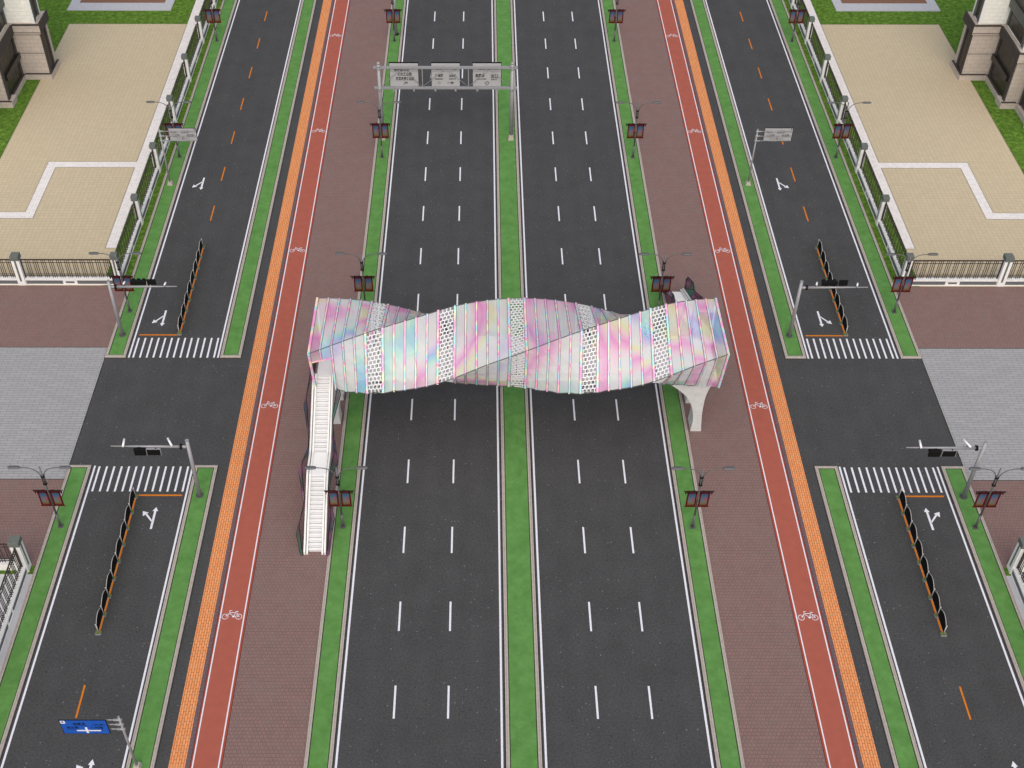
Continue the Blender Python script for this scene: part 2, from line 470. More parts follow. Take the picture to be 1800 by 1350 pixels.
# ------------------------------------------------------------------ footbridge
bridge = empty("footbridge", (0,0,0), 0, "long footbridge crossing the road under a twisted pastel iridescent canopy, stairs at both ends", "footbridge")
PH = [(-1.5,-.5,5.9),(-1.34,-1.9,6.0),(-1,-3.16,6.58),(-.74,-4.62,7.2),(-.5,-5.25,8.35),(-.35,-5.3,9.25),(-.15,-4.85,10.7),(0,-4.3,11.45),(.25,-2.61,12.1),
      (.5,-.6,12.22),(.75,1.52,12.04),(1,3.22,11.23),(1.25,4.24,10.03),(1.5,4.38,8.67),(1.75,3.64,7.4),(2,2.3,6.4),(2.25,.7,5.95),(2.5,-.5,5.9)]
def vpos(ph):
    while ph < -1.5: ph += 4
    while ph > 2.5: ph -= 4
    n = len(PH)-1
    for i in range(n):
        if PH[i][0] <= ph <= PH[i+1][0]+1e-9:
            p0 = PH[i-1] if i > 0 else (PH[n-1][0]-4, *PH[n-1][1:]); p1 = PH[i]; p2 = PH[i+1]
            p3 = PH[i+2] if i+2 <= n else (PH[1][0]+4, *PH[1][1:])
            h = p2[0]-p1[0]; t = (ph-p1[0])/h; r = []
            for c in (1, 2):
                m1 = (p2[c]-p0[c])/(p2[0]-p0[0])*h; m2 = (p3[c]-p1[c])/(p3[0]-p1[0])*h
                r.append((2*t**3-3*t*t+1)*p1[c]+(t**3-2*t*t+t)*m1+(-2*t**3+3*t*t)*p2[c]+(t**3-t*t)*m2)
            return r
def corner(X, k):
    y, z = vpos((X+17.5)/17.5+k); return Vector((X, y, z))
SECP = .93; GAP = 1.42
def face_pt(X, k, t):
    """k-th side of the twisted tube: from vertex k (t=0) to vertex k-1 (t=1)"""
    return corner(X, k).lerp(corner(X, k-1), t)
DOOR = .27
def door_cut(X, k):
    if X < -15.6 and k == 0: return True
    if X > 15.6 and k == 0: return True     # side 0 has turned right round to the back at the far end
    return False
secs = [(-17.5+i*(5*SECP+GAP), -17.5+i*(5*SECP+GAP)+5*SECP) for i in range(6)]
secs[-1] = (secs[-1][0], 17.5)
# which side carries the door at the right end: the side facing +Y  (vertices 1 -> 2 turned)
def side_is_open(X0, X1, k):
    if X1 < -15.6+.01: return k == 0
    if X0 > 15.6-.01:
        a = corner(17.5, k); b = corner(17.5, k-1)
        return a.y > 1.5 and b.y > 1.5
    return False
def under_door(X0, X1, k):
    if X1 < -15.6+.01 or X0 > 15.6-.01:
        a = corner((X0+X1)/2, k); b = corner((X0+X1)/2, k-1); return max(a.z, b.z) < 8
    return False
def rod(mb, a, b, r=.055):
    mb.tube([a, b], r, 6)
for si, (xa, xb) in enumerate(secs):
    m = MB(); n = 5; st = [xa+(xb-xa)*i/n for i in range(n+1)]
    for i in range(n):
        for k in (-1, 0, 1, 2):
            T = [0, .25, .5, .75, 1]
            if under_door(st[i], st[i+1], k): continue
            if side_is_open(st[i], st[i+1], k):
                a = corner(st[i], k); b = corner(st[i], k-1)
                T = [0, .14, DOOR] if a.z > b.z else [1-DOOR, .86, 1]
            for t0, t1 in zip(T, T[1:]):
                m.add([face_pt(st[i],k,t0), face_pt(st[i+1],k,t0), face_pt(st[i+1],k,t1), face_pt(st[i],k,t1)], [(0,1,2,3)])
    cs = m.build("canopy_panel", M['iri'], bridge)
    for j, X in enumerate(st):
        m = MB(); thick = .12 if j in (0, n) else .085
        if (si == 0 and j == 0) or (si == 5 and j == n): thick = .13
        for k in (-1, 0, 1, 2):
            t0, t1 = 0, 1
            if X < -15.7 and X > -17.4 and k == 0: t1 = DOOR
            if 15.7 < X < 17.4 and side_is_open(16, 17, k):
                if corner(X, k).z > corner(X, k-1).z: t1 = DOOR
                else: t0 = 1-DOOR
            if abs(X) > 15.7 and under_door(*((X, X) if X < 0 else (X, X)), k): continue
            a = face_pt(X, k, t0); b = face_pt(X, k, t1)
            pts = [a.lerp(b, q/4) for q in range(5)]
            m.tube(pts, thick, 4, smooth=False)
        if not m.v: continue
        rb = m.build("rib", M['irirod'], bridge)
        m = MB()
        for k in (-1, 0, 1, 2):
            t1 = 1
            if abs(X) > 15.7 and under_door(X, X, k): continue
            if -17.4 < X < -15.7 and k == 0: t1 = DOOR
            if 15.7 < X < 17.4 and side_is_open(16, 17, k): t1 = DOOR
            for dx in (-thick, thick):
                xx = min(max(X+dx, -17.5), 17.5)
                m.tube([face_pt(xx, k, t1*q/4) for q in range(5)], .022, 4, smooth=False)
        m.build("gasket", M['cap'], rb)
# door headers
for (xs, side) in (((-17.5, -15.64), 0), ((15.64, 17.5), None)):
    ks = [k for k in (-1,0,1,2) if side_is_open(*( (xs[0], xs[1]) if xs[0] < 0 else (15.64, 17.5)), k)]
    for k in ks:
        m = MB(); up = corner(xs[0], k).z > corner(xs[0], k-1).z; t = DOOR if up else 1-DOOR
        m.tube([face_pt(xs[0]+(xs[1]-xs[0])*q/4, k, t) for q in range(5)], .075, 4, smooth=False)
        m.build("door_header", M['irirod'], bridge)
# edge beads along the four helical ridges
for k in (-1, 0, 1, 2):
    m = MB(); pts = [corner(-17.5+35*q/70, k) for q in range(71)]
    for q, p in enumerate(pts):
        if p.z < 8: p.z += .07*math.sin(q*1.9)
    pts = [p for p in pts if not (abs(p.x) > 15.6 and p.z < 8)]
    m.tube(pts, .04, 5); m.build("ridge_bead", M['steeldark'], bridge)
# perforated bands between the sections
for i in range(5):
    xa, xb = secs[i][1], secs[i+1][0]
    xa += .06; xb -= .06
    m = MB(); nu = 4
    for k in (-1, 0, 1, 2):
        L = (corner(xa, k)-corner(xa, k-1)).length; nv = max(3, int(L/.34))
        for a in range(-1, nu+1):
            for b in range(nv):
                off = .5*(b % 2)
                def P(u, v):
                    uu = min(max((a+off+u)/nu, 0), 1); return face_pt(xa+(xb-xa)*uu, k, (b+v)/nv)
                if (a+off+1)/nu <= 0 or (a+off)/nu >= 1: continue
                out = [P(0,0),P(.5,0),P(1,0),P(1,1),P(.5,1),P(0,1)]
                inn = [P(.11,.19),P(.5,.06),P(.89,.19),P(.89,.81),P(.5,.94),P(.11,.81)]
                m.add(out+inn, [(q, (q+1) % 6, 6+(q+1) % 6, 6+q) for q in range(6)])
    m.build("mesh_band", M['mesh'], bridge, solid=.03)
# deck
m = MB(); m.box(-17.4, 17.4, -2.14, 2.5, 6.75, 7.0)
m.box(-17.4, -15.9, -2.42, -2.14, 6.68, 7.0); m.box(15.9, 17.4, 2.5, 2.78, 6.68, 7.0)
m.build("deck", M['deck'], bridge)
m = MB()
m.box(-15.85, 17.4, -2.58, -2.14, 6.74, 7.08)
m.build("deck_kerb", M['deck'], bridge, bevel=.02)
m = MB()
m.box(-17.4, 15.85, 2.5, 2.96, 6.74, 7.08); m.build("deck_kerb", M['deck'], bridge, bevel=.02)
m = MB()
for x in (-12.2, -6.1, 0, 6.1, 12.2): m.sheet(x-.03, x+.03, -2.12, 2.48, 7.004)
m.sheet(-15.8, 17.3, -2.17, -2.13, 7.085); m.sheet(-17.3, 15.8, 2.48, 2.52, 7.085)
m.build("deck_joint", M['cap'], bridge)
m = MB(); m.box(-15.6, 15.6, -.9, 1.2, 6.3, 6.74); m.build("girder", M['concrete'], bridge)
# piers: two curved legs joined by an arch
def pier(s, yf, yi, yj, yb):
    # X profile against height measured from the centre of the sidewalk: inner edge (towards road) and outer edge
    prof = [(0,15.93,16.92),(1.04,16.02,16.83),(1.91,15.99,16.76),(2.96,15.77,16.73),(3.91,15.41,16.75),(4.59,14.94,16.82),(5.2,14.34,16.94),(5.79,13.6,17.11),(6.45,12.8,17.4)]
    ya, zt = (yi+yj)/2, 4.6
    n = 24; rings = []
    def xr(z):
        for (a, b) in zip(prof, prof[1:]):
            if a[0] <= z <= b[0]:
                t = (z-a[0])/(b[0]-a[0]); t = t
                return a[1]+(b[1]-a[1])*t, a[2]+(b[2]-a[2])*t
    m = MB()
    zs = [zt*q/16 for q in range(17)]
    for half in (0, 1):
        vs = []
        for z in zs:
            x0, x1 = xr(z); w = (yj-yi)/2
            c = math.sqrt(max(0, 1-(z/zt)**2.4))
            y = ya-w*c if half == 0 else ya+w*c
            a, b = (yf, y) if half == 0 else (y, yb)
            vs += [(s*x0,a,z),(s*x1,a,z),(s*x1,b,z),(s*x0,b,z)]
        fs = []
        for i in range(len(zs)-1):
            for q in range(4): fs.append((i*4+q, i*4+(q+1) % 4, (i+1)*4+(q+1) % 4, (i+1)*4+q))
        fs.append((0,3,2,1)); m.add(vs, fs)
    vs = []; zz = [zt+(6.45-zt)*q/8 for q in range(9)]
    for z in zz:
        x0, x1 = xr(z); vs += [(s*x0,yf,z),(s*x1,yf,z),(s*x1,yb,z),(s*x0,yb,z)]
    fs = []
    for i in range(len(zz)-1):
        for q in range(4): fs.append((i*4+q, i*4+(q+1) % 4, (i+1)*4+(q+1) % 4, (i+1)*4+q))
    fs.append((32,33,34,35)); m.add(vs, fs)
    m.build("pier", M['concrete'], bridge)
pier(1, -2.1, -.42, 1.52, 3.0)
pier(-1, -1.24, 0.0, 1.86, 3.1)
# stairs: built for the left end, turned by half a turn for the right end
def stair(par, flip):
    def T(p): return (-p[0], -p[1], p[2]) if flip else p
    def fin(mb): mb.v = [T(p) for p in mb.v]; return mb
    xi0, xi1 = -17.38, -16.27; N = 17
    top, l0, l1, bot = (-2.42, -8.35, -10.7, -16.4) if not flip else (-2.75, -9.45, -10.75, -18.1)
    m = MB()
    for (ya, yb, za) in ((top, l0, 7.0), (l1, bot, 3.5)):
        d = (yb-ya)/N; h = 3.5/N
        for i in range(N):
            z = za-h*(i+1)
            m.box(xi0, xi1, ya+d*(i+1), ya+d*i, max(z-.3, 0), z)
    m.box(xi0, xi1, l1, l0, 3.2, 3.5)
    st = fin(m).build("staircase", M['deck'], par)
    for (ya, yb, za) in ((top, l0, 7.0), (l1, bot, 3.5)):
        m = MB(); d = (yb-ya)/N; h = 3.5/N
        for i in range(N):
            z = za-h*(i+1)
            m.sheet(xi0+.01, xi1-.01, ya+d*i-.07, ya+d*i+.0, z+.006)
            m.box(xi0+.01, xi1-.01, ya+d*(i+1)-.006, ya+d*(i+1)-.002, z-.055, z-.02)
        fin(m).build("nosing", M['steel'], st)
    line = [(top+.25, 7.0), (top, 7.0), (l0, 3.5), (l1, 3.5), (bot, 0.0), (bot-.2, 0)]
    def zl(y):
        for (a, b) in zip(line, line[1:]):
            if b[0] <= y <= a[0]: 
                return a[1]+(b[1]-a[1])*((y-a[0])/(b[0]-a[0]) if a[0] != b[0] else 0)
        return 0
    for (x0, x1) in ((-17.74, -17.38), (-16.27, -15.91)):
        m = MB(); out = x0 if x0 < -17 else x1; inn = x1 if x0 < -17 else x0; mid = (x0+x1)/2
        sg = 1 if inn > out else -1
        for (a, b, up) in ((out, mid-sg*.035, .34), (mid+sg*.035, inn, .2)):
            vs = []
            for (y, z) in line[:-1]: vs += [(a,y,max(z-.42,0)),(b,y,max(z-.42,0)),(b,y,z+up),(a,y,z+up)]
            fs = [(0,1,2,3)]
            for i in range(len(line)-2):
                for q in range(4): fs.append((i*4+q, i*4+(q+1) % 4, (i+1)*4+(q+1) % 4, (i+1)*4+q))
            e = (len(line)-2)*4; fs.append((e+3,e+2,e+1,e)); m.add(vs, fs)
        fin(m).build("stringer", M['fencewhite'], st)
    # slatted screens: each slat is bent outward, the bend point wandering in a long zigzag
    def zig(y, pts):
        for (a, b) in zip(pts, pts[1:]):
            if b[0] <= y <= a[0]:
                t = (y-a[0])/(b[0]-a[0]); return [a[i]+(b[i]-a[i])*t for i in (1, 2, 3)]
        return list(pts[-1][1:]) if y < pts[-1][0] else list(pts[0][1:])
    # (y, bend offset, bend height, top height)
    outer = [(1.6,.3,1.6,2.6),(-.6,.42,1.3,2.3),(-2.6,.12,.6,1.6),(-4.6,.62,.6,1.5),(-7.2,.06,.8,1.2),(-8.2,.06,.9,1.1),(-10.3,.66,.7,1.5),(-13.0,.05,.8,1.1),(-14.9,.64,.6,1.4),(-16.7,.1,.25,.5)]
    inner = [(-1.9,.0,1.3,2.0),(-3.9,.66,.8,1.5),(-6.0,.06,.7,1.1),(-9.4,.66,.6,1.4),(-10.5,.30,.4,1.0),(-12.0,.04,.7,1.1),(-13.9,.62,.7,1.3),(-15.2,.35,.35,1.0),(-16.7,.22,.2,.5)]
    if flip:
        outer = [(1.2,.3,1.2,2.2),(-.6,.45,1.0,2.1),(-2.8,.12,.6,1.6),(-5.2,.6,1.2,2.0),(-8,.1,1,1.6),(-11.6,.95,1.2,2.3),(-14.2,.2,1.3,2.4),(-16,.75,1.2,2.9),(-17.5,.15,.8,3.4),(-18.4,.1,.3,2.2)]
        inner = [(-2.9,.0,1.0,1.8),(-4.6,.6,1,1.8),(-7.4,.08,.8,1.4),(-10.4,.6,.9,1.6),(-13.2,.15,1.1,2.0),(-15.8,.85,1.2,2.4),(-17.6,.7,.9,2.0),(-18.4,.3,.4,1.2)]
    for (x, sg, pts) in ((-17.74, -1, outer), (-15.91, 1, inner)):
        m = MB(); y = pts[0][0]
        while y > bot-.15:
            o, hb, ht = zig(y, pts); z = zl(min(y, top+.2)) if y < top+.2 else 7.0
            f = 1 if zig(y-.01, pts)[0] > o else -1
            b0 = (x+sg*.02, y, max(z-(.25 if y < top else .9), 0)); b1 = (x+sg*(o+.03), y-.16, max(z-.25, 0)+hb*.75); b2 = (x+sg*(o*.55+.03), y+.12, z+ht*.62)
            m.tube([b0, b1, b2], .024, 4, smooth=False)
            y -= .105
        fin(m).build("slat_screen", M['slat'], st)
        for sel in (1, 2):
            m = MB(); ps = []; y = pts[0][0]
            while y > bot-.2:
                o, hb, ht = zig(y, pts); z = zl(min(y, top+.2)) if y < top+.2 else 7.0
                ps.append((x+sg*(o+.03), y-.16, max(z-.25, 0)+hb*.75) if sel == 1 else (x+sg*(o*.55+.03), y+.12, z+ht*.62))
                y -= .25
            m.tube(ps, .03, 5); fin(m).build("screen_rail", M['black'], st)
    return st
stair(bridge, False); stair(bridge, True)

# ------------------------------------------------------------------ street lamps
lamp = empty("street_lamp", (0,0,0), 0, "x", "street lamp", "double armed street lamps with red banners")
m = MB(); m.cyl(0,0,.12,1.67,.115,.105); m.cyl(0,0,1.67,7.45,.08,.06); m.cyl(0,0,1.62,1.72,.12)
m.build("pole", M['steeldark'], lamp)
m = MB(); m.box(-.22,.22,-.22,.22,.08,.14)
for q in range(4): 
    a = q*math.pi/2+.785
    m.prism([(.09,.14),(.22,.14),(.09,.42)] , 'y', -.015, .015) if q == 0 else m.box(.14*math.cos(a)-.03,.14*math.cos(a)+.03,.14*math.sin(a)-.03,.14*math.sin(a)+.03,.14,.24)
m.build("base_plate", M['steeldark'], lamp)
m = MB()
for z in (5.45, 6.35): m.cyl(0,0,z-.05,z+.05,.17)
for q in range(4):
    a = q*math.pi/2+.4; m.cyl(.11*math.cos(a), .11*math.sin(a), 5.45, 6.35, .02, n=6)
m.build("collar", M['black'], lamp)
for s in (1, -1):
    m = MB(); m.tube([(s*.1,0,5.45),(s*.12,0,6.3),(s*.2,0,6.68),(s*.42,0,7.02),(s*.75,0,7.25),(s*1.15,0,7.37),(s*1.7,0,7.4)], .042, 8)
    ar = m.build("arm", M['steeldark'], lamp)
    m = MB(); 
    prof = [(1.62,.10),(1.7,.16),(1.9,.19),(2.3,.19),(2.45,.16),(2.54,.07)]
    vs = []
    for x, w in prof:
        for t in range(10):
            a = 2*math.pi*t/10; vs.append((s*x, w*math.cos(a), 7.4+.09*math.sin(a)))
    fs = [(i*10+t, i*10+(t+1) % 10, (i+1)*10+(t+1) % 10, (i+1)*10+t) for i in range(len(prof)-1) for t in range(10)]
    m.add(vs, fs+[tuple(range(10)), tuple(range(50,60))], True); m.build("lamp_head", M['steeldark'], ar)
m = MB(); m.box(-.93,-.1,-.03,.03,2.72,2.82); m.box(.1,.93,-.03,.03,2.72,2.82)
for s in (1, -1):
    for (a, b) in ((.1,.23),(.8,.93)): m.box(s*a, s*b, -.03, .03, 2.82, 4.5)
m.box(-.93,-.1,-.03,.03,4.34,4.5); m.box(.1,.93,-.03,.03,4.34,4.5)
m.box(-1.0,1.0,-.035,.035,2.70,2.74)
fr = m.build("banner_frame", M['red'], lamp)
m = MB()
for s in (1, -1):
    m.prism([(s*.06,4.5),(s*.98,4.5),(s*1.02,4.34),(s*1.08,4.22),(s*1.12,4.38),(s*1.08,4.46),(s*1.24,4.64),(s*1.05,4.6),(s*.8,4.66),(s*.6,4.62),(s*.4,4.7),(s*.2,4.62),(s*.06,4.62)][::s], 'y', -.05, .05)
m.build("banner_roof", M['redblack'], fr)
for s in (1, -1):
    m = MB(); m.box(s*.2, s*.83, -.012, .012, 2.82, 4.34); bp = m.build("banner", M['print'], lamp)
    text("春", .22, .2, M['glyph'], bp, (.52 if s > 0 else -.5), -.02, 3.62)
    text("福", .18, .16, M['glyph'], bp, (.56 if s > 0 else -.46), -.02, 3.4)
LX = [-38.55, -14.73, 14.73, 38.55]; LY = [-13.45, 14.61, 42.67, 70.72]
LN = {(-38.55,-13.45):"street lamp on the far left verge in front of the brown paving, nearest row",
 (-14.73,-13.45):"street lamp standing beside the lower flight of the near white stair",
 (14.73,-13.45):"street lamp alone on the verge in front of the footbridge, right of the roadway",
 (38.55,-13.45):"street lamp at the right picture edge next to the near right traffic signal",
 (-38.55,14.61):"street lamp on the left behind the signal pole, at the fence corner",
 (-14.73,14.61):"street lamp whose foot is hidden behind the left part of the iridescent canopy",
 (14.73,14.61):"street lamp behind the canopy next to the far stair",
 (38.55,14.61):"street lamp on the right verge at the corner of the right hand fence",
 (-38.55,42.67):"street lamp overlapped by the back of the grey road sign by the left fence",
 (-14.73,42.67):"street lamp standing just in front of the left post of the sign gantry",
 (14.73,42.67):"street lamp on the right of the main road, level with the sign gantry",
 (38.55,42.67):"street lamp beside the right hand fence, a little beyond the grey road sign",
 (-38.55,70.72):"farthest left street lamp, its top cut off, beside the left fence",
 (-14.73,70.72):"street lamp in front of the thick grey pole at the top of the picture",
 (14.73,70.72):"farthest street lamp right of the main road, top cut off, near the cycle path",
 (38.55,70.72):"farthest right street lamp, its top cut off, beside the right fence"}
kids = tree_of(lamp); first = True
for y in LY:
    for x in LX:
        if first: lamp.location = (x, y, 0); lamp["label"] = LN[(x, y)]; first = False
        else: copy_tree(lamp, kids, (x, y, 0), LN[(x, y)])

# ------------------------------------------------------------------ traffic signals
def signal(px, py, d, north, label):
    r = empty("traffic_signal", (px, py, 0), 0, label, "traffic signal", "traffic signals on cantilever poles")
    m = MB(); m.cyl(0,0,.1,6.92,.19,.15); m.cyl(0,0,6.92,6.97,.16); m.build("pole", M['steel'], r)
    m = MB(); m.cyl(0,0,.07,.13,.33,n=20)
    for q in range(8):
        a = q*math.pi/4; m.cyl(.28*math.cos(a), .28*math.sin(a), .13, .24, .035, n=6)
        m.prism([(.17*1,.13),(.3,.13),(.17,.36)], 'y', -.012, .012) if q == 0 else None
    m.build("base_plate", M['steeldark'], r)
    m = MB(); m.tube([(d*.1,0,6.2),(d*.62,0,6.2)], .14, 12); m.tube([(d*.6,0,6.21),(d*6.42,0,6.25)], [.13,.055], 12)
    arm = m.build("arm", M['steel'], r)
    m = MB(); m.tube([(d*.5,0,6.2),(d*.56,0,6.2)], .24, 14); m.tube([(d*.6,0,6.2),(d*.66,0,6.2)], .24, 14)
    m.build("clamp", M['black'], arm)
    if north: b1, b2, z0, z1, yy = (2.0,3.5), (3.62,4.45), 6.33, 6.82, .18
    else: b1, b2, z0, z1, yy = (3.56,4.5), (2.3,3.42), 5.5, 6.22, -.26
    m = MB(); m.box(d*b1[0], d*b1[1], yy-.12, yy+.12, z0, z1); m.box(d*(b1[0]+.4), d*(b1[0]+.5), yy-.05, yy+.05, min(z1,6.15)-.1, 6.4)
    h = m.build("signal_head", M['black'], r, bevel=.03)
    m = MB(); n = 3; w = (b1[1]-b1[0])/n
    for q in range(n):
        cx = d*(b1[0]+w*(q+.5)); cz = (z0+z1)/2; rr = min(w, z1-z0)*.42
        vs = []
        for a in range(9):
            t = math.pi*a/8; vs += [(cx+rr*math.cos(t), yy+.12, cz+rr*math.sin(t)), (cx+rr*math.cos(t), yy+.36, cz+.04+rr*math.sin(t))]
        m.add(vs, [(2*a, 2*a+1, 2*a+3, 2*a+2) for a in range(8)])
    m.build("hood", M['black'], h, solid=.02)
    m = MB(); m.box(d*b2[0], d*b2[1], yy-.09, yy+.09, z0+.02, z1+(.12 if north else -.02)); m.box(d*(b2[0]+.3), d*(b2[0]+.4), yy-.04, yy+.04, 6.0, 6.3)
    c = m.build("countdown_box", M['black'], r, bevel=.02)
    if not north:
        m = MB(); zt = z1-.02
        for (a, b, e, f) in ((b2[0]-.03,b2[1]+.03,zt,zt+.03),(b2[0]-.04,b2[0]-.0,z0,zt),(b2[1],b2[1]+.04,z0,zt)): m.box(d*a, d*b, yy-.1, yy+.1, e, f)
        m.build("box_rim", M['steel'], c)
    for (dd, zz) in ((1.42, 6.62), (5.3, 6.52)):
        m = MB(); ang = (.45 if dd < 3 else 0)*d
        if north:
            m.tube([(d*dd,-.16,zz+.02),(d*dd+.1,.16,zz+.1)], .085, 10); 
        else:
            m.tube([(d*dd+ang*.6,.42,zz+.16),(d*dd-ang*.4,-.3,zz-.02)], .09, 10)
        cam = m.build("camera", M['camwhite'], r)
        m = MB(); m.cyl(d*dd,0,6.25,zz,.03,n=8); m.cyl(d*dd,0,6.2,6.28,.08); m.build("bracket", M['black'], cam)
    return r
signal(-27.39, -10.0, -1, False, "traffic signal on the near left inner verge, its arm reaching left over the lane")
signal(38.52, -10.03, -1, False, "traffic signal on the near right outer verge beside the lamp, arm reaching left")
signal(-38.53, 10.97, 1, True, "traffic signal on the far left outer verge below the fence corner, arm reaching right")
signal(27.32, 10.97, 1, True, "traffic signal on the far right inner verge, arm reaching right across the barriers")
pole = empty("traffic_pole", (-14.6, 72.6, 0), 0, "thick grey pole with a bolted foot just behind the farthest inner left lamp", "pole")
m = MB(); m.cyl(0,0,.1,6.9,.2,.16); m.build("pole", M['steel'], pole)
m = MB(); m.cyl(0,0,.07,.13,.38,n=20)
for q in range(8): a = q*math.pi/4; m.cyl(.3*math.cos(a), .3*math.sin(a), .13, .26, .035, n=6)
m.build("base_plate", M['black'], pole)
m = MB(); m.tube([(.1,0,6.2),(6.4,0,6.25)], [.13,.055], 12); m.build("arm", M['steel'], pole)

# ------------------------------------------------------------------ road signs
def sign(px, py, d, x0, x1, z0, z1, zp, blue, label):
    r = empty("road_sign", (px, py, 0), 0, label, "road sign")
    m = MB(); m.cyl(0,0,.3,zp,.105,.075); m.tube([(0,0,zp),(0,0,zp+.06)], [.09,.03], 12); m.build("pole", M['steel'], r)
    m = MB(); m.add([(-.3,-.3,.07),(.3,-.3,.07),(.3,.3,.07),(-.3,.3,.07),(-.2,-.2,.45),(.2,-.2,.45),(.2,.2,.45),(-.2,.2,.45)], [(0,1,5,4),(1,2,6,5),(2,3,7,6),(3,0,4,7),(4,5,6,7)])
    m.build("footing", M['kerb'], r)
    ys = -.16 if blue else .16
    for z in ((zp-.27, zp-.87, zp-1.47) if not blue else (zp-.4, zp-.98, zp-1.56)):
        m = MB(); e = d*(abs(x1) if not blue else abs(x0)+.08)
        m.tube([(-d*.16,0,z),(d*.3,0,z)], .1, 10); m.tube([(d*.3,0,z),(d*.5,0,z)], [.09,.04], 10); m.tube([(d*.45,0,z),(e,0,z)], .045, 8)
        if blue: m.tube([(e, 0, z),(e, ys, z)], .04, 8)
        m.build("arm", M['steel'], r)
    a, b = sorted((d*abs(x0), d*abs(x1)))
    m = MB(); m.box(a-.05, b+.05, ys-.02, ys+.02, z0-.05, z1+.05); bd = m.build("sign_board", M['ink'], r)
    yf = ys-.03
    m = MB(); m.box(a, b, yf-.003, ys-.022, z0, z1); m.build("sign_face", M['signblue'] if blue else M['signgrey'], bd)
    W = b-a; H = z1-z0; yt = yf-.012
    ink = M['ink']
    def tx(s, u, v, w, h): 
        # layout as read from the front; from behind it is seen reversed
        if blue: text(s, w*W, h*H, ink, bd, a+u*W, yt, z0+v*H)
        else: text(s, w*W, h*H, ink, bd, a+(1-u-w)*W, yt, z0+v*H)
    tx("丽景街", .27, .66, .27, .18); tx("LIJING ST", .30, .585, .26, .05)
    tx("（北京）", .70, .62, .26, .15)
    tx("金凤路", .10, .40, .26, .15); tx("JINFENG RD", .12, .32, .24, .045)
    tx("广州路", .62, .40, .28, .15); tx("GUANGZHOU RD", .62, .32, .27, .045)
    m = MB()
    if blue:
        m.box(a+.30*W, a+.83*W, yt-.006, yf-.004, z0+.20*H, z0+.28*H); m.box(a+.50*W, a+.55*W, yt-.012, yt-.007, z0+.06*H, z0+.5*H)
        m.build("cross_symbol", M['white'], bd)
        m = MB(); m.box(a+.01*W, a+.11*W, yt-.006, yf-.004, z1-.22*H, z1-.02*H); m.build("plate", M['white'], bd)
        m = MB(); m.box(a+.04*W, a+.08*W, yt-.012, yt-.007, z1-.14*H, z1-.05*H); m.build("plate_mark", ink, bd)
    else:
        m.box(a+.2*W, a+.72*W, yt-.004, yf-.004, z0+.235*H, z0+.25*H); m.box(a+.2*W, a+.72*W, yt-.004, yf-.004, z0+.15*H, z0+.165*H)
        m.box(a+.455*W, a+.47*W, yt-.008, yt-.005, z0+.08*H, z0+.42*H); m.box(a+.5*W, a+.515*W, yt-.008, yt-.005, z0+.08*H, z0+.42*H)
        m.build("cross_symbol", M['steeldark'], bd)
        m = MB(); m.box(b-.07*W, b-.03*W, yt-.004, yf-.004, z1-.1*H, z1-.03*H); m.build("plate_mark", ink, bd)
    return r
sign(-38.6, 37.1, 1, .98, 3.98, 5.73, 7.31, 7.3, False, "grey backed road sign reaching right from a thin pole by the left fence")
sign(27.38, 37.2, 1, .85, 3.9, 5.7, 7.34, 7.3, False, "grey backed road sign over the right hand side road")
sign(-27.57, -35.62, -1, .9, 4.0, 4.93, 6.56, 6.75, True, "bright blue road sign with a white cross mark at the lower left")

# gantry
g = empty("sign_gantry", (-7.2, 46.6, 0), 0, "wide grey gantry carrying three large sign boards over the left carriageway", "sign gantry")
ox = 7.2
for x in (-14.87, .47):
    m = MB(); m.cyl(x+ox,0,.4,10.0,.25,.2,n=20)
    m.tube([(x+ox,0,10.0),(x+ox,0,10.1),(x+ox,0,10.24),(x+ox,0,10.3)], [.2,.22,.16,.04], 16)
    for z in (9.45, 9.75, 6.72, 6.9): m.cyl(x+ox,0,z-.06,z+.06,.29,n=20)
    m.build("post", M['steel'], g)
    m = MB(); m.add([(x+ox-.33,-.35,.07),(x+ox+.33,-.35,.07),(x+ox+.33,.35,.07),(x+ox-.33,.35,.07),(x+ox-.26,-.27,.75),(x+ox+.26,-.27,.75),(x+ox+.26,.27,.75),(x+ox-.26,.27,.75)], [(0,1,5,4),(1,2,6,5),(2,3,7,6),(3,0,4,7),(4,5,6,7)])
    m.build("footing", M['kerb'], g)
for z in (9.58, 6.98):
    m = MB(); m.box(-15.5+ox, 1.06+ox, -.13, .13, z-.14, z+.14); m.build("beam", M['steel'], g, bevel=.02)
for x in (-9.88, -4.57): 
    m = MB(); m.box(x+ox-.05, x+ox+.05, -.05, .05, 7.12, 9.44); m.build("strut", M['steel'], g)
for (a, b) in ((-14.7,-12.3),(-9.88,-12.3),(-9.88,-7.2),(-4.57,-7.2),(-4.57,-2.2),(.3,-2.2)):
    m = MB(); m.tube([(a+ox,0,7.1),(b+ox,0,9.45)], .035, 6); m.build("brace", M['steel'], g)
for x in (-13.24,-10.9,-8.41,-6.07,-3.55,-1.21):
    m = MB(); m.box(x+ox-.1, x+ox+.1, -.17, .2, 6.6, 7.15); m.build("bracket", M['steel'], g)
